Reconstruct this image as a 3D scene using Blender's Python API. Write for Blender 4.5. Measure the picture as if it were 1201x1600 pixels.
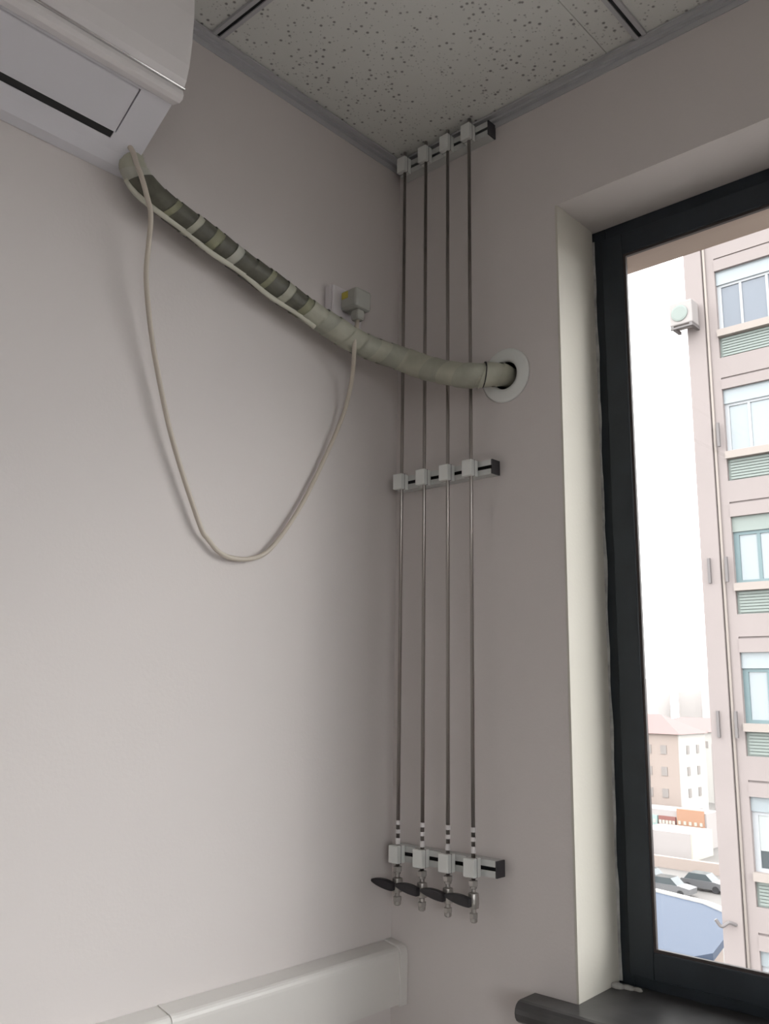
import bpy, bmesh, math, random
from mathutils import Vector, Matrix

random.seed(7)
for o in list(bpy.data.objects):
    bpy.data.objects.remove(o, do_unlink=True)
scn = bpy.context.scene
COL = scn.collection

# ---------------------------------------------------------------- camera
FPX = 1366.0                                     # focal length in pixels of the 1201 x 1600 frame
YAW, PITCH, ROLL = -0.74052636, 0.20294702, 0.01445781
CAM = Vector((1.197, -1.346, 1.529))
cam_data = bpy.data.cameras.new('camera')
cam = bpy.data.objects.new('camera', cam_data)
COL.objects.link(cam)
fw = Vector((math.sin(YAW) * math.cos(PITCH), math.cos(YAW) * math.cos(PITCH), math.sin(PITCH)))
rt = Vector((math.cos(YAW), -math.sin(YAW), 0))
up = rt.cross(fw)
r2 = math.cos(ROLL) * rt + math.sin(ROLL) * up
u2 = -math.sin(ROLL) * rt + math.cos(ROLL) * up
m = Matrix((r2, u2, -fw)).transposed().to_4x4()
m.translation = CAM
cam.matrix_world = m
cam_data.sensor_fit = 'VERTICAL'
cam_data.sensor_height = 24.0
cam_data.lens = FPX / 1600.0 * 24.0
cam_data.clip_start = 0.02
cam_data.clip_end = 3000
scn.camera = cam

# ---------------------------------------------------------------- sky, sun, exposure
world = bpy.data.worlds.new('hazy_sky')
scn.world = world
world.use_nodes = True
wn = world.node_tree.nodes
bg = wn['Background']
bg.inputs['Color'].default_value = (1.0, 0.985, 0.99, 1)
bg.inputs['Strength'].default_value = 1.5

sun_d = bpy.data.lights.new('sun', 'SUN')
sun_d.energy = 0.07
sun_d.angle = math.radians(9)
sun_d.color = (1.0, 0.95, 0.87)
sun = bpy.data.objects.new('sun', sun_d)
COL.objects.link(sun)
sun.location = (60, 34, 26)
sun.rotation_euler = Vector((1.0, 0.57, 0.37)).to_track_quat('Z', 'Y').to_euler()

vs = scn.view_settings
vs.view_transform = 'Standard'
vs.look = 'None'
vs.exposure = 1.95
vs.gamma = 1.0
vs.use_curve_mapping = False

# ---------------------------------------------------------------- materials
MATS = {}


def mat(name, col, rough=0.6, metal=0.0, bump=0.0, bscale=80.0, var=0.0, vscale=3.0, spec=0.5, coat=0.0):
    if name in MATS:
        return MATS[name]
    mt = bpy.data.materials.new(name)
    mt.use_nodes = True
    nt = mt.node_tree
    b = nt.nodes['Principled BSDF']
    b.inputs['Base Color'].default_value = (*col, 1)
    b.inputs['Roughness'].default_value = rough
    b.inputs['Metallic'].default_value = metal
    b.inputs['Specular IOR Level'].default_value = spec
    b.inputs['Coat Weight'].default_value = coat
    tc = nt.nodes.new('ShaderNodeTexCoord')
    if var > 0:
        n = nt.nodes.new('ShaderNodeTexNoise')
        n.inputs['Scale'].default_value = vscale
        n.inputs['Detail'].default_value = 5
        rp = nt.nodes.new('ShaderNodeValToRGB')
        rp.color_ramp.elements[0].position = 0.3
        rp.color_ramp.elements[1].position = 0.7
        rp.color_ramp.elements[0].color = (*[c * (1 - var) for c in col], 1)
        rp.color_ramp.elements[1].color = (*[min(1, c * (1 + var * 0.5)) for c in col], 1)
        nt.links.new(tc.outputs['Object'], n.inputs['Vector'])
        nt.links.new(n.outputs['Fac'], rp.inputs['Fac'])
        nt.links.new(rp.outputs['Color'], b.inputs['Base Color'])
    if bump > 0:
        n2 = nt.nodes.new('ShaderNodeTexNoise')
        n2.inputs['Scale'].default_value = bscale
        n2.inputs['Detail'].default_value = 4
        bp = nt.nodes.new('ShaderNodeBump')
        bp.inputs['Strength'].default_value = bump
        bp.inputs['Distance'].default_value = 0.002
        nt.links.new(tc.outputs['Object'], n2.inputs['Vector'])
        nt.links.new(n2.outputs['Fac'], bp.inputs['Height'])
        nt.links.new(bp.outputs['Normal'], b.inputs['Normal'])
    MATS[name] = mt
    return mt


def tile_material():
    mt = bpy.data.materials.new('mineral_fibre_tile')
    mt.use_nodes = True
    nt = mt.node_tree
    b = nt.nodes['Principled BSDF']
    b.inputs['Roughness'].default_value = 0.9
    tc = nt.nodes.new('ShaderNodeTexCoord')

    def pits(scale, r0, r1, keep):
        v = nt.nodes.new('ShaderNodeTexVoronoi')
        v.inputs['Scale'].default_value = scale
        v.inputs['Randomness'].default_value = 1.0
        nt.links.new(tc.outputs['Object'], v.inputs['Vector'])
        # cells are kept or dropped by their random colour
        sp = nt.nodes.new('ShaderNodeSeparateColor')
        nt.links.new(v.outputs['Color'], sp.inputs['Color'])
        gt = nt.nodes.new('ShaderNodeMath')
        gt.operation = 'LESS_THAN'
        gt.inputs[1].default_value = keep
        nt.links.new(sp.outputs['Red'], gt.inputs[0])
        mr = nt.nodes.new('ShaderNodeMapRange')
        mr.inputs['From Min'].default_value = r0
        mr.inputs['From Max'].default_value = r1
        mr.inputs['To Min'].default_value = 1
        mr.inputs['To Max'].default_value = 0
        nt.links.new(v.outputs['Distance'], mr.inputs['Value'])
        mu = nt.nodes.new('ShaderNodeMath')
        mu.operation = 'MULTIPLY'
        nt.links.new(mr.outputs['Result'], mu.inputs[0])
        nt.links.new(gt.outputs['Value'], mu.inputs[1])
        return mu
    p1 = pits(70.0, 0.12, 0.26, 0.8)
    p2 = pits(150.0, 0.14, 0.28, 0.5)
    mx = nt.nodes.new('ShaderNodeMath')
    mx.operation = 'MAXIMUM'
    nt.links.new(p1.outputs[0], mx.inputs[0])
    ms = nt.nodes.new('ShaderNodeMath')
    ms.operation = 'MULTIPLY'
    ms.inputs[1].default_value = 0.5
    nt.links.new(p2.outputs[0], ms.inputs[0])
    nt.links.new(ms.outputs[0], mx.inputs[1])
    mix = nt.nodes.new('ShaderNodeMix')
    mix.data_type = 'RGBA'
    mix.inputs['A'].default_value = (0.74, 0.74, 0.71, 1)
    mix.inputs['B'].default_value = (0.29, 0.28, 0.27, 1)
    nt.links.new(mx.outputs[0], mix.inputs['Factor'])
    nt.links.new(mix.outputs['Result'], b.inputs['Base Color'])
    bp = nt.nodes.new('ShaderNodeBump')
    bp.invert = True
    bp.inputs['Strength'].default_value = 0.5
    bp.inputs['Distance'].default_value = 0.002
    nt.links.new(mx.outputs[0], bp.inputs['Height'])
    nt.links.new(bp.outputs['Normal'], b.inputs['Normal'])
    return mt


def glass_material(name, tint=(0.97, 0.985, 0.98)):
    mt = bpy.data.materials.new(name)
    mt.use_nodes = True
    nt = mt.node_tree
    nt.nodes.remove(nt.nodes['Principled BSDF'])
    out = nt.nodes['Material Output']
    tr = nt.nodes.new('ShaderNodeBsdfTransparent')
    tr.inputs['Color'].default_value = (*tint, 1)
    gl = nt.nodes.new('ShaderNodeBsdfGlossy')
    gl.inputs['Roughness'].default_value = 0.02
    lw = nt.nodes.new('ShaderNodeLayerWeight')          # Schlick reflectance, the same from both sides of a face
    lw.inputs['Blend'].default_value = 0.5
    pw = nt.nodes.new('ShaderNodeMath')
    pw.operation = 'POWER'
    pw.inputs[1].default_value = 5.0
    nt.links.new(lw.outputs['Facing'], pw.inputs[0])
    fr = nt.nodes.new('ShaderNodeMath')
    fr.operation = 'MULTIPLY_ADD'
    fr.inputs[1].default_value = 0.96
    fr.inputs[2].default_value = 0.03
    nt.links.new(pw.outputs[0], fr.inputs[0])
    mx = nt.nodes.new('ShaderNodeMixShader')
    nt.links.new(fr.outputs[0], mx.inputs['Fac'])
    nt.links.new(tr.outputs[0], mx.inputs[1])
    nt.links.new(gl.outputs[0], mx.inputs[2])
    nt.links.new(mx.outputs[0], out.inputs['Surface'])
    return mt


PAINT = mat('white_wall_paint', (0.67, 0.623, 0.61), 0.75, bump=0.12, bscale=160, var=0.02, vscale=2.0)
REVEAL = mat('cream_plaster', (0.62, 0.59, 0.525), 0.7, bump=0.1, bscale=160, var=0.02)
TILE = tile_material()
GRID = mat('grey_grid_metal', (0.54, 0.54, 0.56), 0.45, 0.3)
BLACK = mat('black_groove', (0.015, 0.015, 0.017), 0.6)
FRAME = mat('dark_blue_grey_aluminium', (0.024, 0.032, 0.041), 0.36, 0.2, var=0.15, vscale=20)
BEAD = mat('brown_glazing_bead', (0.05, 0.038, 0.036), 0.5)
GASKET = mat('black_gasket', (0.012, 0.011, 0.012), 0.6)
CAULK = mat('smeared_white_caulk', (0.45, 0.44, 0.42), 0.8, var=0.35, vscale=40)
GLASS = glass_material('clear_window_glass')
STONE = mat('dark_polished_stone', (0.058, 0.056, 0.057), 0.33, bump=0.05, bscale=60, var=0.3, vscale=25)
CONC = mat('pinkish_render', (0.42, 0.33, 0.28), 0.9, var=0.1, vscale=4)
ACW = mat('white_glossy_plastic', (0.86, 0.83, 0.84), 0.10, var=0.0, coat=0.2)
ACM = mat('white_matt_plastic', (0.75, 0.74, 0.79), 0.42)
CHROME = mat('chrome_strip', (0.8, 0.8, 0.8), 0.12, 1.0)
STEEL = mat('stainless_steel', (0.40, 0.37, 0.35), 0.30, 1.0)
BRUSH = mat('brushed_valve_steel', (0.45, 0.43, 0.41), 0.35, 0.9)
PVC = mat('white_clamp_plastic', (0.76, 0.77, 0.75), 0.45)
RAILM = mat('pale_aluminium_rail', (0.62, 0.63, 0.62), 0.4, 0.25)
DARKCAP = mat('dark_grey_plastic', (0.055, 0.053, 0.06), 0.5)
HANDLE = mat('black_handle_plastic', (0.022, 0.02, 0.024), 0.4)
SLEEVE = mat('white_marker_sleeve', (0.78, 0.75, 0.75), 0.5)
TRUNK = mat('white_trunking_plastic', (0.69, 0.665, 0.64), 0.4)
CORD = mat('beige_cord_plastic', (0.55, 0.49, 0.42), 0.45)
TAPE_L = mat('pale_green_beige_tape', (0.43, 0.425, 0.345), 0.55, bump=0.3, bscale=120, var=0.12, vscale=30)
TAPE_W = mat('pale_grey_tape', (0.46, 0.46, 0.40), 0.5, bump=0.3, bscale=120, var=0.1, vscale=30)
TAPE_P = mat('greyish_green_tape', (0.37, 0.37, 0.305), 0.55, bump=0.3, bscale=120, var=0.15, vscale=30)
TAPE_D = mat('dark_grey_green_tape', (0.105, 0.102, 0.078), 0.5, bump=0.3, bscale=120, var=0.3, vscale=40)
TAPE_M = mat('olive_tape', (0.26, 0.26, 0.17), 0.55, bump=0.3, bscale=120, var=0.2, vscale=40)
HOSE = mat('cream_drain_hose', (0.60, 0.59, 0.50), 0.5)
SOCK = mat('white_socket_plastic', (0.74, 0.70, 0.72), 0.4)
PLUGM = mat('grey_white_plug_plastic', (0.40, 0.40, 0.37), 0.45)
YELLOW = mat('yellow_sticker', (0.50, 0.42, 0.08), 0.6)
FLOORM = mat('grey_beige_floor', (0.42, 0.40, 0.37), 0.5, var=0.08)


# ---------------------------------------------------------------- mesh helpers
def tag(o, label=None, cat=None, group=None, kind=None):
    if label:
        o['label'] = label
    if cat:
        o['category'] = cat
    if group:
        o['group'] = group
    if kind:
        o['kind'] = kind
    return o


def obj(name, bm, material, parent=None, smooth=False, bevel=0.0, recalc=True):
    if recalc:
        bmesh.ops.recalc_face_normals(bm, faces=bm.faces)
    me = bpy.data.meshes.new(name)
    bm.to_mesh(me)
    bm.free()
    if material:
        me.materials.append(material)
    if smooth:
        for p in me.polygons:
            p.use_smooth = True
    o = bpy.data.objects.new(name, me)
    COL.objects.link(o)
    if parent:
        o.parent = parent
        o.matrix_parent_inverse = Matrix.Translation(-parent.location)
    if bevel > 0:
        md = o.modifiers.new('bevel', 'BEVEL')
        md.width = bevel
        md.segments = 2
        md.limit_method = 'ANGLE'
    return o


def empty(name, loc, label=None, cat=None, group=None, kind=None):
    o = bpy.data.objects.new(name, None)
    COL.objects.link(o)
    o.location = loc
    o.empty_display_size = 0.05
    return tag(o, label, cat, group, kind)


def box(bm, a, b):
    xs, ys, zs = [sorted((a[i], b[i])) for i in range(3)]
    v = [bm.verts.new((x, y, z)) for x in xs for y in ys for z in zs]
    for f in ((0, 1, 3, 2), (4, 6, 7, 5), (0, 4, 5, 1), (2, 3, 7, 6), (0, 2, 6, 4), (1, 5, 7, 3)):
        bm.faces.new([v[i] for i in f])
    return bm


def bx(*pairs):
    bm = bmesh.new()
    for a, b in pairs:
        box(bm, a, b)
    return bm


def prism_y(pts, y0, y1):
    """closed (x, z) outline pushed along y"""
    bm = bmesh.new()
    A = [bm.verts.new((x, y0, z)) for x, z in pts]
    B = [bm.verts.new((x, y1, z)) for x, z in pts]
    n = len(pts)
    for i in range(n):
        bm.faces.new((A[i], A[(i + 1) % n], B[(i + 1) % n], B[i]))
    bm.faces.new(A)
    bm.faces.new(B[::-1])
    return bm


def prism_x(pts, x0, x1):
    """closed (y, z) outline pushed along x"""
    bm = bmesh.new()
    A = [bm.verts.new((x0, y, z)) for y, z in pts]
    B = [bm.verts.new((x1, y, z)) for y, z in pts]
    n = len(pts)
    for i in range(n):
        bm.faces.new((A[i], A[(i + 1) % n], B[(i + 1) % n], B[i]))
    bm.faces.new(A)
    bm.faces.new(B[::-1])
    return bm


def catmull(pts, n=10):
    P = [Vector(p) for p in pts]
    P = [P[0] * 2 - P[1]] + P + [P[-1] * 2 - P[-2]]
    out = []
    for i in range(1, len(P) - 2):
        for k in range(n):
            t = k / n
            a, b, c, d = P[i - 1], P[i], P[i + 1], P[i + 2]
            out.append(0.5 * ((2 * b) + (c - a) * t + (2 * a - 5 * b + 4 * c - d) * t * t + (3 * b - a - 3 * c + d) * t ** 3))
    out.append(P[-2])
    return out


def frames(path):
    T = []
    for i in range(len(path)):
        a = path[max(0, i - 1)]
        b = path[min(len(path) - 1, i + 1)]
        T.append((b - a).normalized())
    ref = Vector((0, 0, 1)) if abs(T[0].z) < 0.9 else Vector((1, 0, 0))
    n = (ref - T[0] * ref.dot(T[0])).normalized()
    F = []
    for t in T:
        n = (n - t * n.dot(t)).normalized()
        F.append((t, n, t.cross(n)))
    return F


def sweep(path, rad, seg=16, bm=None, cap=True):
    bm = bm or bmesh.new()
    path = [Vector(p) for p in path]
    F = frames(path)
    rings = []
    for i, p in enumerate(path):
        r = rad(i / (len(path) - 1)) if callable(rad) else rad
        t, n, b = F[i]
        rings.append([bm.verts.new(p + (n * math.cos(2 * math.pi * k / seg) + b * math.sin(2 * math.pi * k / seg)) * r) for k in range(seg)])
    for i in range(len(rings) - 1):
        for k in range(seg):
            bm.faces.new((rings[i][k], rings[i][(k + 1) % seg], rings[i + 1][(k + 1) % seg], rings[i + 1][k]))
    if cap:
        bm.faces.new(rings[0][::-1])
        bm.faces.new(rings[-1])
    return bm


def lathe(profile, center, axis, seg=24, bm=None):
    """profile: list of (radius, distance along axis)"""
    bm = bm or bmesh.new()
    ax = Vector(axis).normalized()
    ref = Vector((0, 0, 1)) if abs(ax.z) < 0.9 else Vector((1, 0, 0))
    n = (ref - ax * ref.dot(ax)).normalized()
    b = ax.cross(n)
    c = Vector(center)
    rings = []
    for r, h in profile:
        rings.append([bm.verts.new(c + ax * h + (n * math.cos(2 * math.pi * k / seg) + b * math.sin(2 * math.pi * k / seg)) * max(r, 1e-5)) for k in range(seg)])
    for i in range(len(rings) - 1):
        for k in range(seg):
            bm.faces.new((rings[i][k], rings[i][(k + 1) % seg], rings[i + 1][(k + 1) % seg], rings[i + 1][k]))
    bm.faces.new(rings[0][::-1])
    bm.faces.new(rings[-1])
    return bm


def cut(bm_body, cutters):
    """exact boolean difference, returned as a bmesh"""
    me = bpy.data.meshes.new('tmp')
    bmesh.ops.recalc_face_normals(bm_body, faces=bm_body.faces)
    bm_body.to_mesh(me)
    bm_body.free()
    base = bpy.data.objects.new('tmp', me)
    COL.objects.link(base)
    tmp = []
    for c in cutters:
        bmesh.ops.recalc_face_normals(c, faces=c.faces)
        cm = bpy.data.meshes.new('tmpc')
        c.to_mesh(cm)
        c.free()
        co = bpy.data.objects.new('tmpc', cm)
        COL.objects.link(co)
        tmp.append(co)
        md = base.modifiers.new('b', 'BOOLEAN')
        md.operation = 'DIFFERENCE'
        md.solver = 'EXACT'
        md.object = co
    dg = bpy.context.evaluated_depsgraph_get()
    dg.update()
    ev = base.evaluated_get(dg)
    out = bmesh.new()
    out.from_mesh(ev.to_mesh())
    ev.to_mesh_clear()
    for o in tmp + [base]:
        bpy.data.objects.remove(o, do_unlink=True)
    return out


# ================================================================= THE ROOM
H = 2.7
RX, RY = 3.9, -4.6            # room extents
WT = 0.22                     # thickness of the window wall
WX0, WX1, WZ0, WZ1 = 0.40, 2.35, 1.03, 2.452
HOLE = Vector((0.282, 0, 2.134))

tag(obj('floor', bx(((-0.15, RY - 0.15, -0.12), (RX + 0.15, WT, 0))), FLOORM), kind='structure')
tag(obj('wall_left', bx(((-0.15, RY - 0.15, 0), (0, WT, H + 0.35))), PAINT), kind='structure')
SY0, SY1, SZ0, SZ1 = -4.2, -1.85, 0.75, 2.42  # opening for the added daylight window
tag(obj('wall_right', cut(bx(((RX, RY - 0.15, 0), (RX + 0.15, WT, H + 0.35))),
                          [bx(((RX - 0.1, SY0, SZ0), (RX + 0.3, SY1, SZ1)))]), PAINT), kind='structure')
tag(obj('wall_back', bx(((0, RY - 0.15, 0), (RX, RY, H + 0.35))), PAINT), kind='structure')
wb = cut(bx(((0, 0, 0), (RX, WT, H + 0.35))),
         [bx(((WX0, -0.1, WZ0), (WX1, WT + 0.1, WZ1))),
          lathe([(0.030, -0.1), (0.030, 0.5)], HOLE, (0, 1, 0), 32)])
wall_w = tag(obj('wall_window', wb, PAINT), kind='structure')

# plaster lining of the window reveal: jamb and soffit, 4 mm proud of the brick
lining = bmesh.new()
box(lining, (WX0 - 0.0005, 0.0, WZ0 + 0.012), (WX0 + 0.004, 0.135, WZ1))
obj('jamb_lining', lining, REVEAL, wall_w)

# ---- ceiling: slab, tiles, grid bars, wall angles
ceil = tag(obj('ceiling', bx(((-0.15, RY - 0.15, H + 0.35), (RX + 0.15, WT, H + 0.5))), PAINT), kind='structure')
xs = [0.0, 0.53, 0.6]
while xs[-1] < RX - 0.01:
    xs.append(min(RX, xs[-1] + 0.6))
ys = [0.0, -0.532]
while ys[-1] > RY + 0.01:
    ys.append(max(RY, ys[-1] - 0.6))
for i in range(len(xs) - 1):
    for j in range(len(ys) - 1):
        g0 = 0.001 if i in (0,) else 0.004
        x0 = xs[i] + (0.0003 if i == 1 else 0.003)
        x1 = xs[i + 1] - (0.0003 if i == 0 else 0.003)
        dz = 0.0012 if i == 1 else 0.0
        obj('ceiling_tile', bx(((x0, ys[j] - 0.003, H + 0.006 + dz), (x1, ys[j + 1] + 0.003, H + 0.021))), TILE, ceil, bevel=0.001)
# grid bars with a dark groove down the middle
def bar(along, pos, a, b):
    w, gw, d = 0.0115, 0.0035, 0.005
    prof = [(-w, 0.006), (-w, 0.0), (-gw, 0.0), (-gw, d), (gw, d), (gw, 0.0), (w, 0.0), (w, 0.006)]
    if along == 'y':
        g = obj('grid_bar', prism_y([(pos + p, H + q) for p, q in prof], a, b), GRID, ceil)
        obj('groove', bx(((pos - gw, a, H + 0.003), (pos + gw, b, H + 0.0048))), BLACK, g)
    else:
        g = obj('grid_bar', prism_x([(pos + p, H + q) for p, q in prof], a, b), GRID, ceil)
        obj('groove', bx(((a, pos - gw, H + 0.003), (b, pos + gw, H + 0.0048))), BLACK, g)
for x in xs[2:-1]:
    bar('y', x, -0.022, RY)
for y in ys[1:-1]:
    for i in range(1, len(xs) - 1):
        a = 0.022 if i == 1 else xs[i] + 0.0118
        b = xs[i + 1] - 0.0118 if i + 1 < len(xs) - 1 else RX
        bar('x', y, a, b)
# stepped wall angle (shadow-line trim) along the two visible walls
prof = [(0.0, 0.004), (0.0, -0.018), (0.002, -0.018), (0.002, -0.006), (0.010, -0.006), (0.010, 0.0), (0.021, 0.0), (0.021, 0.004)]
tag(obj('trim_1', prism_y([(p, H + q) for p, q in prof], RY, 0.0), GRID), kind='structure')
tag(obj('trim_2', prism_x([(-p, H + q) for p, q in prof], 0.021, RX), GRID), kind='structure')

# ---- window
win = empty('window_1', (WX0, 0.13, WZ0), kind='structure')
FY0, FY1 = 0.128, 0.172
fz0, fz1 = 1.047, WZ1
gz0, gz1 = 1.112, 2.378
gx0 = 0.462
bm = bmesh.new()
# outer frame (two steps)
def ring(bm, x0, x1, z0, z1, w, y0, y1):
    box(bm, (x0, y0, z0), (x0 + w, y1, z1))
    box(bm, (x1 - w, y0, z0), (x1, y1, z1))
    box(bm, (x0 + w, y0, z0), (x1 - w, y1, z0 + w))
    box(bm, (x0 + w, y0, z1 - w), (x1 - w, y1, z1))
ring(bm, WX0 + 0.001, WX1 - 0.001, fz0 - 0.012, fz1 - 0.001, 0.030, FY0 + 0.012, FY1)
obj('outer_frame', bm, FRAME, win, bevel=0.0012)
mull = [gx0 - 0.034, WX1 - 0.030]
for i in range(1):
    a = mull[i]
    b = mull[i + 1]
    bm = bmesh.new()
    ring(bm, a, b, fz0 + 0.0185, fz1 - 0.031, 0.0435, FY0, FY0 + 0.020)
    s = obj('sash_frame', bm, FRAME, win, bevel=0.0015)
    w = 0.0435
    bm = bmesh.new()
    ring(bm, a + w, b - w, fz0 + 0.0185 + w, fz1 - 0.031 - w, 0.005, FY0 + 0.003, FY0 + 0.0095)
    obj('glazing_bead', bm, BEAD, s)
    bm = bmesh.new()
    ring(bm, a + w, b - w, fz0 + 0.0185 + w, fz1 - 0.031 - w, 0.004, FY0 + 0.0096, FY0 + 0.0105)
    obj('gasket', bm, GASKET, s)
    obj('glass_pane', bx(((a + w + 0.001, FY0 + 0.0106, fz0 + 0.0185 + w + 0.001), (b - w - 0.001, FY0 + 0.0156, fz1 - 0.031 - w - 0.001))), GLASS, s)
# ragged line of caulk between jamb and frame
bm = bmesh.new()
z = 1.05
prev = None
while z < 2.44:
    w = 0.004 + 0.0018 * math.sin(z * 31) * math.sin(z * 13 + 1) + 0.001 * random.random()
    d = 0.003 + 0.002 * random.random()
    ringv = [bm.verts.new((WX0 + 0.003, FY0 + 0.012 - d, z)), bm.verts.new((WX0 + 0.003 + w, FY0 + 0.0105, z)), bm.verts.new((WX0 + 0.003, FY0 + 0.0125, z))]
    if prev:
        for k in range(3):
            bm.faces.new((prev[k], prev[(k + 1) % 3], ringv[(k + 1) % 3], ringv[k]))
    else:
        bm.faces.new(ringv)
    prev = ringv
    z += 0.008 + 0.02 * random.random()
bm.faces.new(prev[::-1])
obj('caulk_line', bm, CAULK, win)
# mortar crumbs where frame meets sill
for k, (cx, cy, s) in enumerate([(0.412, 0.112, 0.012), (0.428, 0.118, 0.010), (0.445, 0.121, 0.008)]):
    bm = bmesh.new()
    bmesh.ops.create_icosphere(bm, subdivisions=2, radius=s)
    for v in bm.verts:
        v.co = Vector((v.co.x * 1.1, v.co.y * 0.7, v.co.z * 0.6)) * (0.8 + 0.4 * random.random()) + Vector((cx, cy, 1.047))
    obj('mortar_smear', bm, CAULK, win, smooth=True)

# unseen long window added in the right wall to fill the room with daylight
win_fill = empty('window_added_fill', (RX + 0.07, (SY0 + SY1) / 2, SZ0), kind='structure')
npan = 2
for i in range(npan):
    a = SY0 + 0.001 + (SY1 - SY0 - 0.002) * i / npan
    b = SY0 + 0.001 + (SY1 - SY0 - 0.002) * (i + 1) / npan
    bm = bmesh.new()
    w = 0.04
    box(bm, (RX + 0.05, a, SZ0 + 0.001), (RX + 0.11, a + w, SZ1 - 0.001))
    box(bm, (RX + 0.05, b - w, SZ0 + 0.001), (RX + 0.11, b, SZ1 - 0.001))
    box(bm, (RX + 0.05, a + w, SZ0 + 0.001), (RX + 0.11, b - w, SZ0 + w))
    box(bm, (RX + 0.05, a + w, SZ1 - w), (RX + 0.11, b - w, SZ1 - 0.001))
    s2 = obj('sash_frame', bm, FRAME, win_fill)
    obj('glass_pane', bx(((RX + 0.078, a + w, SZ0 + w), (RX + 0.084, b - w, SZ1 - w))), GLASS, s2)

# window sill: slab with a full round nose, horn past the jamb, apron under it
sill = empty('window_sill', (0.36, -0.03, 1.0), 'dark polished stone window sill with rounded nose under the grey window', 'window sill')
pts = []
for k in range(9):
    a = math.pi / 2 + math.pi * k / 8
    pts.append((-0.045 + 0.017 * math.cos(a), 1.026 + 0.017 * math.sin(a)))
horn = pts + [(-0.001, 1.009), (-0.001, 1.043)]
slab = pts + [(0.139, 1.0305), (0.139, 1.047)]
bmS = prism_x(pts + [(0.139, 1.031), (0.139, 1.0465)], WX0 + 0.0045, WX1 - 0.001)
# lower the slab underside only in front of the wall
obj('slab', bmS, STONE, sill, smooth=False)
obj('horn', prism_x(horn, 0.322, WX0 + 0.0045), STONE, sill)
obj('apron', bx(((0.332, -0.042, 0.955), (WX1, -0.001, 1.0088))), STONE, sill, bevel=0.004)

# projecting concrete ledge over the window, outside
tag(obj('trim_3', bx(((-3, WT + 0.001, 2.398), (8, 0.252, 2.9)), ((WX0 + 0.001, FY1 + 0.001, 2.398), (WX1 - 0.001, WT + 0.001, WZ1 - 0.0005))), CONC), kind='structure')

# ================================================================= THINGS ON THE WALLS
# ---- air conditioner
AY0, AY1 = -1.53, -0.682
ac = empty('air_conditioner', (0, -1.1, 2.34), 'white wall-mounted split air conditioner with closed louver high on the wall', 'air conditioner')
body = [(0.001, 2.346), (0.020, 2.350), (0.036, 2.3625), (0.053, 2.373), (0.127, 2.423), (0.140, 2.440), (0.150, 2.60), (0.14, 2.632), (0.001, 2.632)]
slotc = prism_y([(0.0490, 2.3600), (0.0490, 2.3900), (0.0605, 2.4000), (0.0605, 2.3600)], -1.48, -0.7385)
louvc = prism_y([(0.0595, 2.360), (0.0595, 2.3830), (0.1245, 2.427), (0.1245, 2.405)], -1.48, -0.735)
obj('body', cut(prism_y(body, AY0, AY1), [slotc, louvc]), ACM, ac)
obj('slot_dark_fill', prism_y([(0.0492, 2.3722), (0.0603, 2.3797), (0.0603, 2.3900), (0.0492, 2.3880)], -1.4795, -0.7390), BLACK, ac)  # black filler in place of the shade inside the slot
lv = [(0.0605, 2.3765), (0.0605, 2.3815), (0.1235, 2.4245), (0.1235, 2.4190)]
obj('louver', prism_y(lv, -1.478, -0.7375), ACM, ac, bevel=0.0012)
obj('louver_gap_dark', prism_y([(0.0600, 2.3822), (0.0600, 2.3828), (0.1240, 2.4264), (0.1240, 2.4258)], -1.479, -0.7355), BLACK, ac)  # black sheet drawn for the shade in the gap round the louver
panel = [(0.152, 2.4405), (0.159, 2.452), (0.1645, 2.475), (0.1675, 2.51), (0.1685, 2.56), (0.166, 2.60), (0.156, 2.628), (0.150, 2.633),
         (0.1495, 2.60), (0.1405, 2.4405)]
fp = obj('front_panel', prism_y(panel, AY0 - 0.002, AY1 + 0.004), ACW, ac, smooth=False, bevel=0.0015)
obj('chrome_strip', prism_y([(0.143, 2.4372), (0.1565, 2.4372), (0.1572, 2.4388), (0.1565, 2.4404), (0.143, 2.4404)], AY0, AY1 + 0.003), CHROME, ac)
lip = [(0.128, 2.4225), (0.146, 2.4175), (0.154, 2.420), (0.1565, 2.427), (0.1535, 2.4370), (0.1405, 2.4370)]
obj('lower_lip', prism_y(lip, AY0, AY1 + 0.002), ACW, ac, bevel=0.001)

# ---- wrapped pipe bundle from the air conditioner to the wall hole
ctrl = [(0.023, -0.694, 2.412), (0.026, -0.690, 2.374), (0.034, -0.677, 2.339), (0.044, -0.644, 2.312), (0.044, -0.576, 2.294), (0.042, -0.508, 2.280), (0.042, -0.436, 2.263), (0.043, -0.359, 2.245),
        (0.048, -0.276, 2.225), (0.062, -0.185, 2.202), (0.0955, -0.092, 2.188), (0.145, -0.080, 2.161), (0.196, -0.073, 2.140),
        (0.241, -0.064, 2.126), (0.2685, -0.036, 2.130), (0.2765, 0.005, 2.1365), (0.278, 0.10, 2.137)]
path = catmull(ctrl, 12)
cum = [0.0]
for i in range(1, len(path)):
    cum.append(cum[-1] + (path[i] - path[i - 1]).length)
TOT = cum[-1]
FR = frames(path)


def at_s(s):
    s = max(0, min(TOT - 1e-6, s))
    for i in range(len(cum) - 1):
        if cum[i + 1] >= s:
            t = (s - cum[i]) / max(1e-9, cum[i + 1] - cum[i])
            return (path[i].lerp(path[i + 1], t), FR[i][0].lerp(FR[i + 1][0], t).normalized(),
                    FR[i][1].lerp(FR[i + 1][1], t).normalized(), FR[i][2].lerp(FR[i + 1][2], t).normalized())


def brad(s):
    return 0.0195 + 0.004 * min(1, s / 0.55) + 0.0007 * math.sin(s * 37.0) - (0.0015 if s > TOT - 0.16 else 0)


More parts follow.
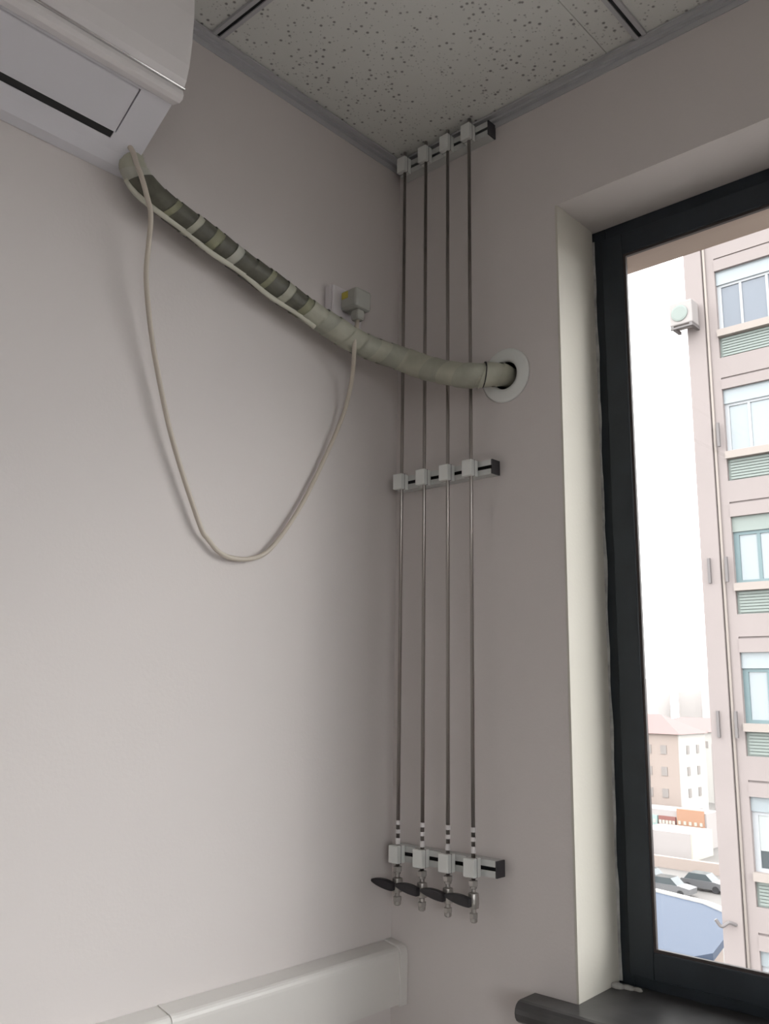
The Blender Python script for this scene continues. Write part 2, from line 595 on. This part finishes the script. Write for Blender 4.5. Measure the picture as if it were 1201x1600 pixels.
bundle = empty('pipe_bundle', (0.045, -0.69, 2.33), 'taped refrigerant pipe bundle sloping from the air conditioner into the wall hole', 'pipe')
core_pts = [at_s(TOT * k / 90)[0] for k in range(91)]
obj('pipe_core', sweep(core_pts, lambda t: brad(t * TOT) - 0.0012, 20), TAPE_L, bundle, smooth=True)
s = 0.028
k = 0
rng = random.Random(3)
S_ENDTAPE = TOT - 0.105
while s < S_ENDTAPE:
    frac = s / TOT
    if frac < 0.06:
        mm = TAPE_L
    elif frac < 0.44:
        mm = (TAPE_D, TAPE_M, TAPE_D, TAPE_W, TAPE_D, TAPE_D, TAPE_M, TAPE_D, TAPE_L)[k % 9]
    else:
        mm = (TAPE_L, TAPE_P, TAPE_L, TAPE_L, TAPE_P)[k % 5]
    L = (0.024 + 0.012 * rng.random() if mm is TAPE_D else 0.010 + 0.009 * rng.random()) if frac < 0.44 else 0.026 + 0.016 * rng.random()
    e = min(s + L + 0.004, S_ENDTAPE + 0.01)
    tilt = 0.007 if frac < 0.5 else 0.010
    bm = bmesh.new()
    rows = []
    seg = 24
    for q in range(4):
        row = []
        for a in range(seg):
            th = 2 * math.pi * a / seg
            ss = s + (e - s) * q / 3 + tilt * math.cos(th + 0.9)
            p, t, n, b = at_s(ss)
            r = brad(ss) + (0.0016 if q == 0 else 0.0010 if q == 1 else 0.0005 if q == 2 else -0.0004) + 0.0004 * math.sin(3 * th + k)
            row.append(bm.verts.new(p + (n * math.cos(th) + b * math.sin(th)) * r))
        rows.append(row)
    for q in range(3):
        for a in range(seg):
            bm.faces.new((rows[q][a], rows[q][(a + 1) % seg], rows[q + 1][(a + 1) % seg], rows[q + 1][a]))
    obj('tape_wrap', bm, mm, bundle, smooth=True)
    s += L
    k += 1
# drain hose tucked along the lower edge
hp = []
for q in range(40):
    ss = 0.075 + (TOT * 0.47 - 0.075) * q / 39
    p, t, n, b = at_s(ss)
    dn = (Vector((0.12, 0, -1)) - t * Vector((0.12, 0, -1)).dot(t)).normalized()
    hp.append(p + dn * (brad(ss) + 0.0015 + 0.002 * math.sin(q * 0.5)))
obj('drain_hose', sweep(hp, 0.0046, 12), HOSE, bundle, smooth=True)
# thin dark tie near the wall
p, t, n, b = at_s(TOT - 0.150)
obj('cable_tie', lathe([(0.0205, -0.001), (0.0255, -0.001), (0.0255, 0.001), (0.0205, 0.001)], p, (t + Vector((0.1, 0, -0.25))).normalized(), 28), BLACK, bundle)

# ---- round cover around the hole
fl = empty('wall_hole_cover', HOLE, 'round white plastic cover ring around the pipe hole in the wall', 'pipe cover')
prof = [(0.0275, 0.0005), (0.0540, 0.0005), (0.0545, -0.0025), (0.0510, -0.0045), (0.034, -0.0060), (0.0285, -0.0055), (0.0275, 0.0005)]
bm = bmesh.new()
seg = 48
rings = [[bm.verts.new(HOLE + Vector((r * math.cos(2 * math.pi * a / seg), h - 0.0008, r * math.sin(2 * math.pi * a / seg)))) for a in range(seg)] for r, h in prof[:-1]]
for i in range(len(rings)):
    A, B = rings[i], rings[(i + 1) % len(rings)]
    for a in range(seg):
        bm.faces.new((A[a], A[(a + 1) % seg], B[(a + 1) % seg], B[a]))
obj('ring', bm, PVC, fl, smooth=True)
obj('hole_dark_lining', sweep([HOLE + Vector((0, 0.0, 0)), HOLE + Vector((0, WT - 0.01, 0))], 0.0296, 32, cap=False), BLACK, fl)  # black tube in place of the shade deep in the hole

# ---- socket and power cord
sk = empty('wall_socket', (0, -0.182, 2.28), 'square white surface-mounted wall socket half hidden behind the pipe bundle', 'wall socket')
obj('back_box', bx(((0.0005, -0.225, 2.243), (0.018, -0.139, 2.329))), SOCK, sk, bevel=0.003)
obj('face_plate', bx(((0.018, -0.223, 2.245), (0.024, -0.141, 2.327))), SOCK, sk, bevel=0.003)
cord = empty('power_cord', (0.04, -0.18, 2.29), 'beige power cord drooping in a long loop from the socket to the air conditioner', 'power cord')
pl = obj('plug', bx(((0.0245, -0.204, 2.274), (0.070, -0.160, 2.316))), PLUGM, cord, bevel=0.006)
obj('plug_neck', bx(((0.042, -0.192, 2.252), (0.064, -0.172, 2.2755))), PLUGM, cord, bevel=0.005)
obj('sticker', bx(((0.030, -0.2055, 2.297), (0.046, -0.2035, 2.311))), YELLOW, pl)
cpts = [(0.053, -0.182, 2.255), (0.060, -0.190, 2.243), (0.073, -0.205, 2.222), (0.0755, -0.212, 2.200), (0.069, -0.206, 2.178), (0.050, -0.188, 2.156), (0.030, -0.175, 2.120), (0.017, -0.181, 2.063), (0.012, -0.218, 1.977),
        (0.012, -0.279, 1.866), (0.012, -0.345, 1.779), (0.012, -0.394, 1.752), (0.012, -0.449, 1.751), (0.012, -0.484, 1.774), (0.014, -0.506, 1.800), (0.018, -0.568, 1.923),
        (0.022, -0.608, 2.031), (0.030, -0.634, 2.108), (0.038, -0.651, 2.177), (0.052, -0.659, 2.225), (0.070, -0.670, 2.262), (0.0755, -0.684, 2.290), (0.073, -0.693, 2.316), (0.064, -0.697, 2.338), (0.055, -0.700, 2.362), (0.050, -0.705, 2.374)]
obj('cable', sweep(catmull(cpts, 10), 0.0042, 12), CORD, cord, smooth=True)

# ---- four gas tubes with valves
TX = [0.046, 0.106, 0.166, 0.2225]
TY = -0.036
where = ['next to the wall corner', 'second from the wall corner', 'third from the wall corner', 'farthest from the wall corner, nearest the window']
for i, x in enumerate(TX):
    zoff = 0.002 * i
    t = empty('gas_tube', (x, TY, 1.14), 'thin vertical steel gas tube with black valve, ' + where[i], 'gas tube', 'gas tubes in the room corner')
    obj('tube', sweep([(x, TY, 1.205), (x, TY, H + 0.004)], 0.0036, 14), STEEL, t, smooth=True)
    for za, zb_ in ((1.283, 1.291), (1.2675, 1.2745), (1.248, 1.2590)):
        obj('marker_sleeve', sweep([(x, TY, za + zoff), (x, TY, zb_ + zoff)], 0.0046, 14), SLEEVE, t)
    vb = bmesh.new()
    lathe([(0.0045, 0.062), (0.0062, 0.060), (0.0062, 0.050), (0.0042, 0.049), (0.0042, 0.044), (0.0090, 0.042), (0.0100, 0.034), (0.0100, 0.026), (0.0090, 0.018), (0.0045, 0.016),
           (0.0045, 0.010), (0.0065, 0.009), (0.0065, -0.004), (0.0045, -0.006)], (x, TY, 1.146), (0, 0, 1), 6 * 3, vb)
    v = obj('valve_body', vb, BRUSH, t)
    obj('hex_nut', lathe([(0.0072, 0.0), (0.0085, 0.001), (0.0085, 0.009), (0.0072, 0.010)], (x, TY, 1.199), (0, 0, 1), 6), BRUSH, v)
    obj('outlet_nut', lathe([(0.0068, 0.0), (0.0078, 0.001), (0.0078, 0.008), (0.0068, 0.009)], (x, TY, 1.147), (0, 0, 1), 6), BRUSH, v)
    obj('stem', lathe([(0.005, 0.0), (0.005, 0.022)], (x, TY, 1.176), (0, -1, 0), 14), BRUSH, v)
    # leaf-shaped lever: outline in x-z, extruded in y
    n = 12
    out = []
    for q in range(n + 1):
        u = q / n
        out.append((x + 0.009 - 0.053 * u, 1.178 + 0.005 * u + 0.0075 * (math.sin(math.pi * min(1, 0.22 + 0.78 * u)) ** 0.7 if u < 1 else 0.12)))
    for q in range(n, -1, -1):
        u = q / n
        out.append((x + 0.009 - 0.053 * u, 1.175 + 0.005 * u - 0.0068 * (math.sin(math.pi * min(1, 0.30 + 0.70 * u)) ** 0.6 if u < 1 else 0.10)))
    obj('handle', prism_y(out, TY - 0.016, TY - 0.027), HANDLE, v, bevel=0.002)

# ---- three clamp rails
names = [(2.672, 'white tube clamp rail with four blocks tucked under the ceiling', 0.036),
         (1.951, 'white tube clamp rail with four blocks halfway up the tubes', 0.032),
         (1.230, 'white tube clamp rail with four blocks just above the black valves', 0.032)]
for zc, lab, hh in names:
    c = empty('tube_clamp', (0.15, 0, zc), lab, 'tube clamp', 'clamps on the gas tubes')
    h = hh / 2 - 0.002
    x0, x1 = 0.024, 0.262
    rail = bmesh.new()
    box(rail, (x0, -0.0005, zc - h), (x1, -0.003, zc + h))
    box(rail, (x0, -0.003, zc + h - 0.002), (x1, -0.024, zc + h))
    box(rail, (x0, -0.003, zc - h), (x1, -0.024, zc - h + 0.002))
    box(rail, (x0, -0.022, zc + 0.0035), (x1, -0.024, zc + h - 0.002))
    box(rail, (x0, -0.022, zc - h + 0.002), (x1, -0.024, zc - 0.0035))
    r = obj('rail', rail, RAILM, c)
    obj('rail_slot_dark', bx(((x0, -0.0031, zc - h + 0.0021), (x1, -0.0036, zc + h - 0.0021))), DARKCAP, r)  # dark strip stands in for the shade inside the rail slot
    obj('end_cap', bx(((x1 + 0.0002, -0.001, zc - h), (x1 + 0.003, -0.026, zc + h))), DARKCAP, c)
    for x in TX:
        hole = lathe([(0.0037, -0.1), (0.0037, 0.1)], (x, TY, zc), (0, 0, 1), 14)
        b = obj('clamp_block', bx(((x - 0.015, -0.0242, zc - hh / 2), (x + 0.008, -0.0465, zc + hh / 2))), PVC, c, bevel=0.0015)
        obj('block_split', bx(((x - 0.0152, -0.0355, zc - hh / 2 - 0.0002), (x + 0.0082, -0.0365, zc + hh / 2 + 0.0002))), DARKCAP, b)

# ---- cable trunking along the bottom of the left wall
tr = empty('cable_trunking', (0.02, -1.0, 0.96), 'white plastic cable trunking along the wall, ending in the corner', 'cable trunking')
TL = -3.0
prof = [(0.001, 0.966), (0.040, 0.966), (0.040, 1.050)]
for k in range(6):
    a = k / 5 * math.pi / 2
    prof.append((0.028 + 0.012 * math.cos(a), 1.050 + 0.014 * math.sin(a)))
prof += [(0.001, 1.069)]
obj('trunking_base', prism_y(prof, TL, -0.022), TRUNK, tr)
joint = [(0.001, 0.962), (0.0430, 0.962), (0.0430, 1.050)] + [(0.028 + 0.0150 * math.cos(k / 5 * math.pi / 2), 1.050 + 0.017 * math.sin(k / 5 * math.pi / 2)) for k in range(6)] + [(0.001, 1.071)]
obj('end_collar', prism_y(joint, -0.022, -0.001), TRUNK, tr, bevel=0.002)
obj('seam_joint', prism_y([(x + (0.0012 if x > 0.002 else 0), z + (0.0012 if z > 1.0 else -0.001)) for x, z in prof], -0.52, -0.512), TRUNK, tr)

# ================================================================= OUTSIDE
GZ = -16.0
TOWER = mat('pink_grey_cladding', (0.240, 0.207, 0.201), 0.8, var=0.05, vscale=0.6)
TOWER2 = mat('pale_cream_trim', (0.280, 0.245, 0.225), 0.8)
GROOVE = mat('grey_joint', (0.180, 0.155, 0.150), 0.9)
PANE_B = mat('blue_grey_pane', (0.132, 0.150, 0.180), 0.1)
PANE_L = mat('curtained_pane', (0.252, 0.282, 0.300), 0.15)
PANE_D = mat('dark_pane', (0.060, 0.072, 0.078), 0.1)
TEAL = mat('teal_window_frame', (0.120, 0.174, 0.186), 0.5)
GREENF = mat('pale_green_louver', (0.198, 0.228, 0.213), 0.6)
WFR = mat('white_window_frame', (0.330, 0.342, 0.360), 0.5)
BLIND = mat('white_blind', (0.312, 0.330, 0.330), 0.6)
HAZW = mat('white_and_sunlit_render', (0.360, 0.348, 0.330), 0.9)  # also the lighter tone that paints sun on the apartment house side
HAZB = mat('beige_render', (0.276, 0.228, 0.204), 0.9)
REDR = mat('red_roof_tiles', (0.200, 0.135, 0.130), 0.9)
BLUER = mat('blue_roof_sheet', (0.027, 0.043, 0.077), 0.7)
GREYG = mat('grey_paving', (0.150, 0.140, 0.133), 0.9, var=0.1, vscale=0.05)
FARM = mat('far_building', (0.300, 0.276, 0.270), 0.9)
WINM = mat('far_window', (0.200, 0.180, 0.170), 0.5)
ORANGE = mat('orange_sign', (0.300, 0.165, 0.105), 0.7)
REDS = mat('red_sign', (0.190, 0.075, 0.065), 0.7)
TEALS = mat('pale_teal_sign', (0.252, 0.330, 0.312), 0.7)
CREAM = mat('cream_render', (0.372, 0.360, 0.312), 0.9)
METALG = mat('grey_bracket_metal', (0.132, 0.120, 0.120), 0.6)

tag(obj('ground', bx(((-300, -200, GZ - 0.5), (300, 700, GZ))), GREYG), kind='structure')

# ---- tower block opposite
TYF = 18.0
tw = empty('tower_block', (-1, TYF, GZ), 'tall pale pink clad tower block with stacked windows across the street', 'building')
TX0, TX1 = -6.74, 3.2
obj('wall', bx(((TX0, TYF + 0.30, GZ), (TX1, TYF + 9, 24))), TOWER, tw)
obj('corner_pier', bx(((TX0, TYF, GZ), (-6.32, TYF + 0.30, 24))), TOWER, tw)
obj('drain_pipe', sweep([(-6.275, TYF + 0.068, GZ), (-6.275, TYF + 0.068, 24)], 0.032, 10), TOWER2, tw, smooth=True)
cols = [(-6.05, -3.65), (-2.9, -0.5), (0.25, 2.65)]
prevx = -6.32
piers = []
for a, b in cols:
    piers.append((prevx, a))
    prevx = b
piers.append((prevx, TX1))
for a, b in piers:
    obj('wall_pier', bx(((a, TYF + 0.10, GZ), (b, TYF + 0.30, 24))), TOWER, tw)
tops = [11.45 + 3.0 * 3, 11.45 + 6.0, 11.45 + 3.0, 11.45, 8.50, 5.49, 2.48, -0.52, -3.53, -6.53]
kinds = ['b', 'b', 'b', 'b', 'l', 'g', 't', 'w', 'w', 'b']
for ci, (a, b) in enumerate(cols):
    for fi, (zt, kd) in enumerate(zip(tops, kinds)):
        if ci > 0 and fi < 2:
            continue
        zb = zt - 1.50
        nxt = tops[fi + 1] if fi + 1 < len(tops) else zt - 3.0
        # spandrel below the window: sill course, louvered box, panel, groove, lintel
        obj('sill_course', bx(((a, TYF + 0.02, zb - 0.17), (b, TYF + 0.30, zb))), TOWER2, tw)
        lb = bmesh.new()
        box(lb, (a, TYF + 0.19, zb - 0.68), (b - 0.02, TYF + 0.30, zb - 0.17))
        for q in range(7):
            zz = zb - 0.22 - q * 0.066
            box(lb, (a + 0.06, TYF + 0.15, zz - 0.024), (b - 0.04, TYF + 0.20, zz + 0.024))
        obj('louver_grille', lb, GREENF, tw)
        obj('spandrel_panel', bx(((a, TYF + 0.10, zb - 1.17), (b, TYF + 0.30, zb - 0.68))), TOWER, tw)
        obj('joint_line', bx(((a, TYF + 0.13, zb - 1.215), (b, TYF + 0.30, zb - 1.17))), GROOVE, tw)
        obj('lintel_panel', bx(((a, TYF + 0.08, nxt), (b, TYF + 0.30, zb - 1.215))), TOWER, tw)
        # window
        fr = {'b': WFR, 'l': WFR, 'g': TEAL, 't': TEAL, 'w': WFR}[kd]
        pm = {'b': PANE_B, 'l': PANE_L, 'g': PANE_L, 't': PANE_L, 'w': PANE_D}[kd]
        fbm = bmesh.new()
        w = 0.06 if kd in 'bl' else 0.075
        ht = 0.34 if kd != 'w' else 0.30
        y0, y1 = TYF + 0.21, TYF + 0.27
        box(fbm, (a, y0, zb), (a + w * 1.6, y1, zt - ht))
        box(fbm, (b - w, y0, zb), (b, y1, zt - ht))
        box(fbm, (a + w * 1.6, y0, zb), (b - w, y1, zb + w))
        box(fbm, (a + w * 1.6, y0, zt - ht - w), (b - w, y1, zt - ht))
        for q in range(1, 4):
            xm = a + (b - a) * q / 4 - 0.06
            box(fbm, (xm - w / 2, y0 + 0.005, zb + w), (xm + w / 2, y1, zt - ht - w))
        wn_ = obj('window', fbm, fr, tw)
        obj('shutter_box', bx(((a, TYF + 0.17, zt - ht), (b, TYF + 0.29, zt))), PANE_L if kd != 'g' else GREENF, wn_)
        for q in range(4):
            xa = a + w * 1.6 if q == 0 else a + (b - a) * q / 4 - 0.06 + w / 2
            xb = b - w if q == 3 else a + (b - a) * (q + 1) / 4 - 0.06 - w / 2
            obj('pane', bx(((xa, y1 - 0.03, zb + w), (xb, y1 - 0.01, zt - ht - w))), pm, wn_)
            if kd == 'w':
                obj('blind', bx(((xa, y1 - 0.045, zb + 0.42 + 0.1 * (q % 2)), (xb, y1 - 0.032, zt - ht - w))), BLIND, wn_)
# short dark rods clamped to the pier
for (zz, xx) in ((0.95, -6.56), (0.95, -6.17), (4.3, -6.55), (4.3, -6.16), (7.4, -6.15)):
    obj('bracket_rod', bx(((xx - 0.03, TYF - 0.06, zz - 0.28), (xx + 0.03, TYF - 0.0005, zz + 0.28))), METALG, tw)

ou = empty('outdoor_unit', (-6.6, TYF - 0.3, 10.05), 'small pale outdoor cooling unit on brackets at the tower corner', 'air conditioner')
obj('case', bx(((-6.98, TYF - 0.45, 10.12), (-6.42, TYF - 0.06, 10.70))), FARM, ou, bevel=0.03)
obj('fan_grille', lathe([(0.20, 0.0), (0.20, 0.02), (0.16, 0.03), (0.03, 0.03)], (-6.72, TYF - 0.452, 10.40), (0, -1, 0), 20), GREENF, ou)
obj('bracket', bx(((-6.95, TYF - 0.45, 10.05), (-6.88, TYF - 0.001, 10.12)), ((-6.50, TYF - 0.45, 10.05), (-6.43, TYF - 0.001, 10.12)),
                  ((-6.96, TYF - 0.46, 10.03), (-6.42, TYF - 0.40, 10.07))), METALG, ou)
# loose metal arm sticking out from the pier low down
obj('bent_bracket', sweep(catmull([(-6.78, TYF - 0.25, -3.0), (-6.68, TYF - 0.2, -3.13), (-6.55, TYF - 0.12, -3.05), (-6.45, TYF - 0.0, -3.10)], 6), 0.035, 8), METALG, tw)


def far_building(name, label, x0, x1, y0, y1, z1, wall, side=None, roof=None, rows=(), front=(), right=(), ww=0.8, wh=1.1, group=None):
    e = empty(name, ((x0 + x1) / 2, y0, GZ), label, 'building', group)
    w = obj('wall', bx(((x0, y0, GZ), (x1, y1, z1))), wall, e)
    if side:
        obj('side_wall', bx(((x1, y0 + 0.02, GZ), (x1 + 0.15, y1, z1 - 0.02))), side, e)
    for zz in rows:
        for xx in front:
            q = obj('window', bx(((xx - ww / 2, y0 - 0.08, zz - wh / 2), (xx + ww / 2, y0 - 0.005, zz + wh / 2))), WINM, e)
        for yy in right:
            q = obj('window', bx(((x1 + 0.155, yy - ww / 2, zz - wh / 2), (x1 + 0.22, yy + ww / 2, zz + wh / 2))), WINM, e)
    if roof:
        mt_, rise, ov = roof
        bm = bmesh.new()
        a = [bm.verts.new(p) for p in ((x0 - ov, y0 - ov, z1), (x1 + ov, y0 - ov, z1), (x1 + ov, y1 + ov, z1), (x0 - ov, y1 + ov, z1))]
        if (x1 - x0) > (y1 - y0):
            d = (y1 - y0) / 2
            r0, r1 = bm.verts.new((x0 + d, (y0 + y1) / 2, z1 + rise)), bm.verts.new((x1 - d, (y0 + y1) / 2, z1 + rise))
            bm.faces.new((a[0], a[1], r1, r0)); bm.faces.new((a[2], a[3], r0, r1))
            bm.faces.new((a[1], a[2], r1)); bm.faces.new((a[3], a[0], r0)); bm.faces.new(a[::-1])
        else:
            d = (x1 - x0) / 2
            r0, r1 = bm.verts.new(((x0 + x1) / 2, y0 + d, z1 + rise)), bm.verts.new(((x0 + x1) / 2, y1 - d, z1 + rise))
            bm.faces.new((a[0], a[1], r0)); bm.faces.new((a[1], a[2], r1, r0))
            bm.faces.new((a[2], a[3], r1)); bm.faces.new((a[3], a[0], r0, r1)); bm.faces.new(a[::-1])
        obj('roof', bm, mt_, e)
    return e


far_building('apartment_house', 'cream apartment house with red hipped roof and a side painted lighter as sunlit', -60, -48.9, 110, 118.2, -3.3, HAZB, HAZW,  # side wall in lighter render, sunlight put into its colour
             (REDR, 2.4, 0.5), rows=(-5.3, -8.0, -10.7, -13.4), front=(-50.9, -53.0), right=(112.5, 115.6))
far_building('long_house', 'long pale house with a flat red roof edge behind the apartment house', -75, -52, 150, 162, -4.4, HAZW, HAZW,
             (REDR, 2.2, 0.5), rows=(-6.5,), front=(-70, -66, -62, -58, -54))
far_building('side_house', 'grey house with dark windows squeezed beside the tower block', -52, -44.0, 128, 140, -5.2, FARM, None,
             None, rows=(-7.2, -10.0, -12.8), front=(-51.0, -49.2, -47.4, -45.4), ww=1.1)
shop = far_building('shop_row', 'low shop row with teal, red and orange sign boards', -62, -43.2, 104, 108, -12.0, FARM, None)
for (a, b, m_) in ((-52.6, -49.2, TEALS), (-49.0, -46.9, REDS), (-46.7, -43.4, ORANGE)):
    z0 = {'pale_teal_sign': -14.0, 'red_sign': -14.0, 'orange_sign': -13.9}[m_.name]
    sg = obj('sign_board', bx(((a, 103.7, z0), (b, 103.99, z0 + (1.3 if m_ is not ORANGE else 2.2)))), m_, shop)
    for q in range(5):
        xx = a + (b - a) * (q + 0.5) / 5
        obj('sign_character', bx(((xx - 0.16, 103.64, z0 + 0.45), (xx + 0.16, 103.695, z0 + 0.85))), CREAM if m_ is not TEALS else HAZW, sg)
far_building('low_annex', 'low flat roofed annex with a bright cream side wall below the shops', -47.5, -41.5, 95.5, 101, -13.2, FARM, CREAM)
fb = far_building('boundary_wall', 'long low beige boundary wall crossing the yard', -60, -34.5, 90.0, 90.6, -14.9, HAZB, None)
fb['category'] = 'wall'
# blue roof
e = empty('blue_roof_hall', (-21, 45, GZ), 'low hall with a bright blue sheet metal roof beside the tower', 'building')
bm = bmesh.new()
top = [(-27.5, 51.6), (-24.25, 51.1), (-21.0, 50.2), (-18.2, 48.1), (-16.7, 41.0), (-18.5, 36.0), (-28, 36.0)]
A = [bm.verts.new((x, y, -10.0)) for x, y in top]
B = [bm.verts.new((x, y, -10.35)) for x, y in top]
bm.faces.new(A)
bm.faces.new(B[::-1])
for i in range(len(top)):
    bm.faces.new((A[i], B[i], B[(i + 1) % len(top)], A[(i + 1) % len(top)]))
obj('roof', bm, BLUER, e)
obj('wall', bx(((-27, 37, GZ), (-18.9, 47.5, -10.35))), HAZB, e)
bm = bmesh.new()
for i in range(0, 3):
    (xa, ya), (xb, yb) = top[i], top[i + 1]
    d = Vector((yb - ya, -(xb - xa), 0)).normalized() * -0.5
    vs_ = [bm.verts.new(p) for p in ((xa, ya, -10.02), (xb, yb, -10.02), (xb + d.x, yb + d.y, -10.02), (xa + d.x, ya + d.y, -10.02))]
    vt_ = [bm.verts.new(v.co + Vector((0, 0, 0.12))) for v in vs_]
    bm.faces.new(vt_)
    for k in range(4):
        bm.faces.new((vs_[k], vs_[(k + 1) % 4], vt_[(k + 1) % 4], vt_[k]))
obj('parapet', bm, HAZW, e)

# parked cars in the yard
CARC = [mat('grey_car_paint', (0.10, 0.10, 0.105), 0.3), mat('silver_car_paint', (0.12, 0.12, 0.125), 0.3), mat('dark_car_paint', (0.12, 0.11, 0.11), 0.3)]
cw = ['dark grey', 'mid grey', 'near black']
spots = [(-34.6, 82.5, 0, 'parked against the tower side of the yard'), (-36.2, 78.6, 1, 'parked in the yard behind the blue roof'), (-39.2, 81.0, 2, 'parked in the yard beyond the blue roof corner')]
for x, y, ci, wtxt in spots:
    c = empty('parked_car', (x, y, GZ), cw[ci] + ' car ' + wtxt, 'car', 'parked cars in the yard')
    obj('car_body', prism_y([(x - 2.1, GZ + 0.3), (x + 2.1, GZ + 0.3), (x + 2.15, GZ + 0.8), (x + 1.2, GZ + 0.95), (x - 1.9, GZ + 0.95), (x - 2.1, GZ + 0.8)], y - 0.85, y + 0.85), CARC[ci], c)
    obj('car_cabin', prism_y([(x - 1.7, GZ + 0.951), (x + 1.0, GZ + 0.951), (x + 0.4, GZ + 1.5), (x - 1.2, GZ + 1.5)], y - 0.75, y + 0.75), PANE_D, c)
    for sx in (-1.3, 1.3):
        for sy in (-0.8, 0.8):
            obj('wheel', lathe([(0.32, -0.1), (0.32, 0.1)], (x + sx, y + sy, GZ + 0.32), (0, 1, 0), 12), BLACK, c)

# skyline, distance haze put into the pale wall colour
sky_l = ['medium-wide pale high-rise next to the broad low block on the far skyline', 'broad low pale block on the far skyline',
         'slimmest and tallest pale high-rise on the far skyline', 'slim pale high-rise lower than the tallest one beside it']
HAZEC = mat('concrete_with_haze', (0.40, 0.375, 0.365), 0.9)  # walls lightened to carry the haze of distance
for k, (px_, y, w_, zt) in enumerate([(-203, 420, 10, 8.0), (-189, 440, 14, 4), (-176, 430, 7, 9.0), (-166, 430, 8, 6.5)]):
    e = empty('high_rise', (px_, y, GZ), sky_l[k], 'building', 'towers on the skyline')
    obj('wall', bx(((px_ - w_ / 2, y, GZ), (px_ + w_ / 2, y + 15, zt))), HAZEC, e)
    obj('roof_block', bx(((px_ - w_ / 5, y + 3, zt), (px_ + w_ / 5, y + 10, zt + 2))), HAZEC, e)
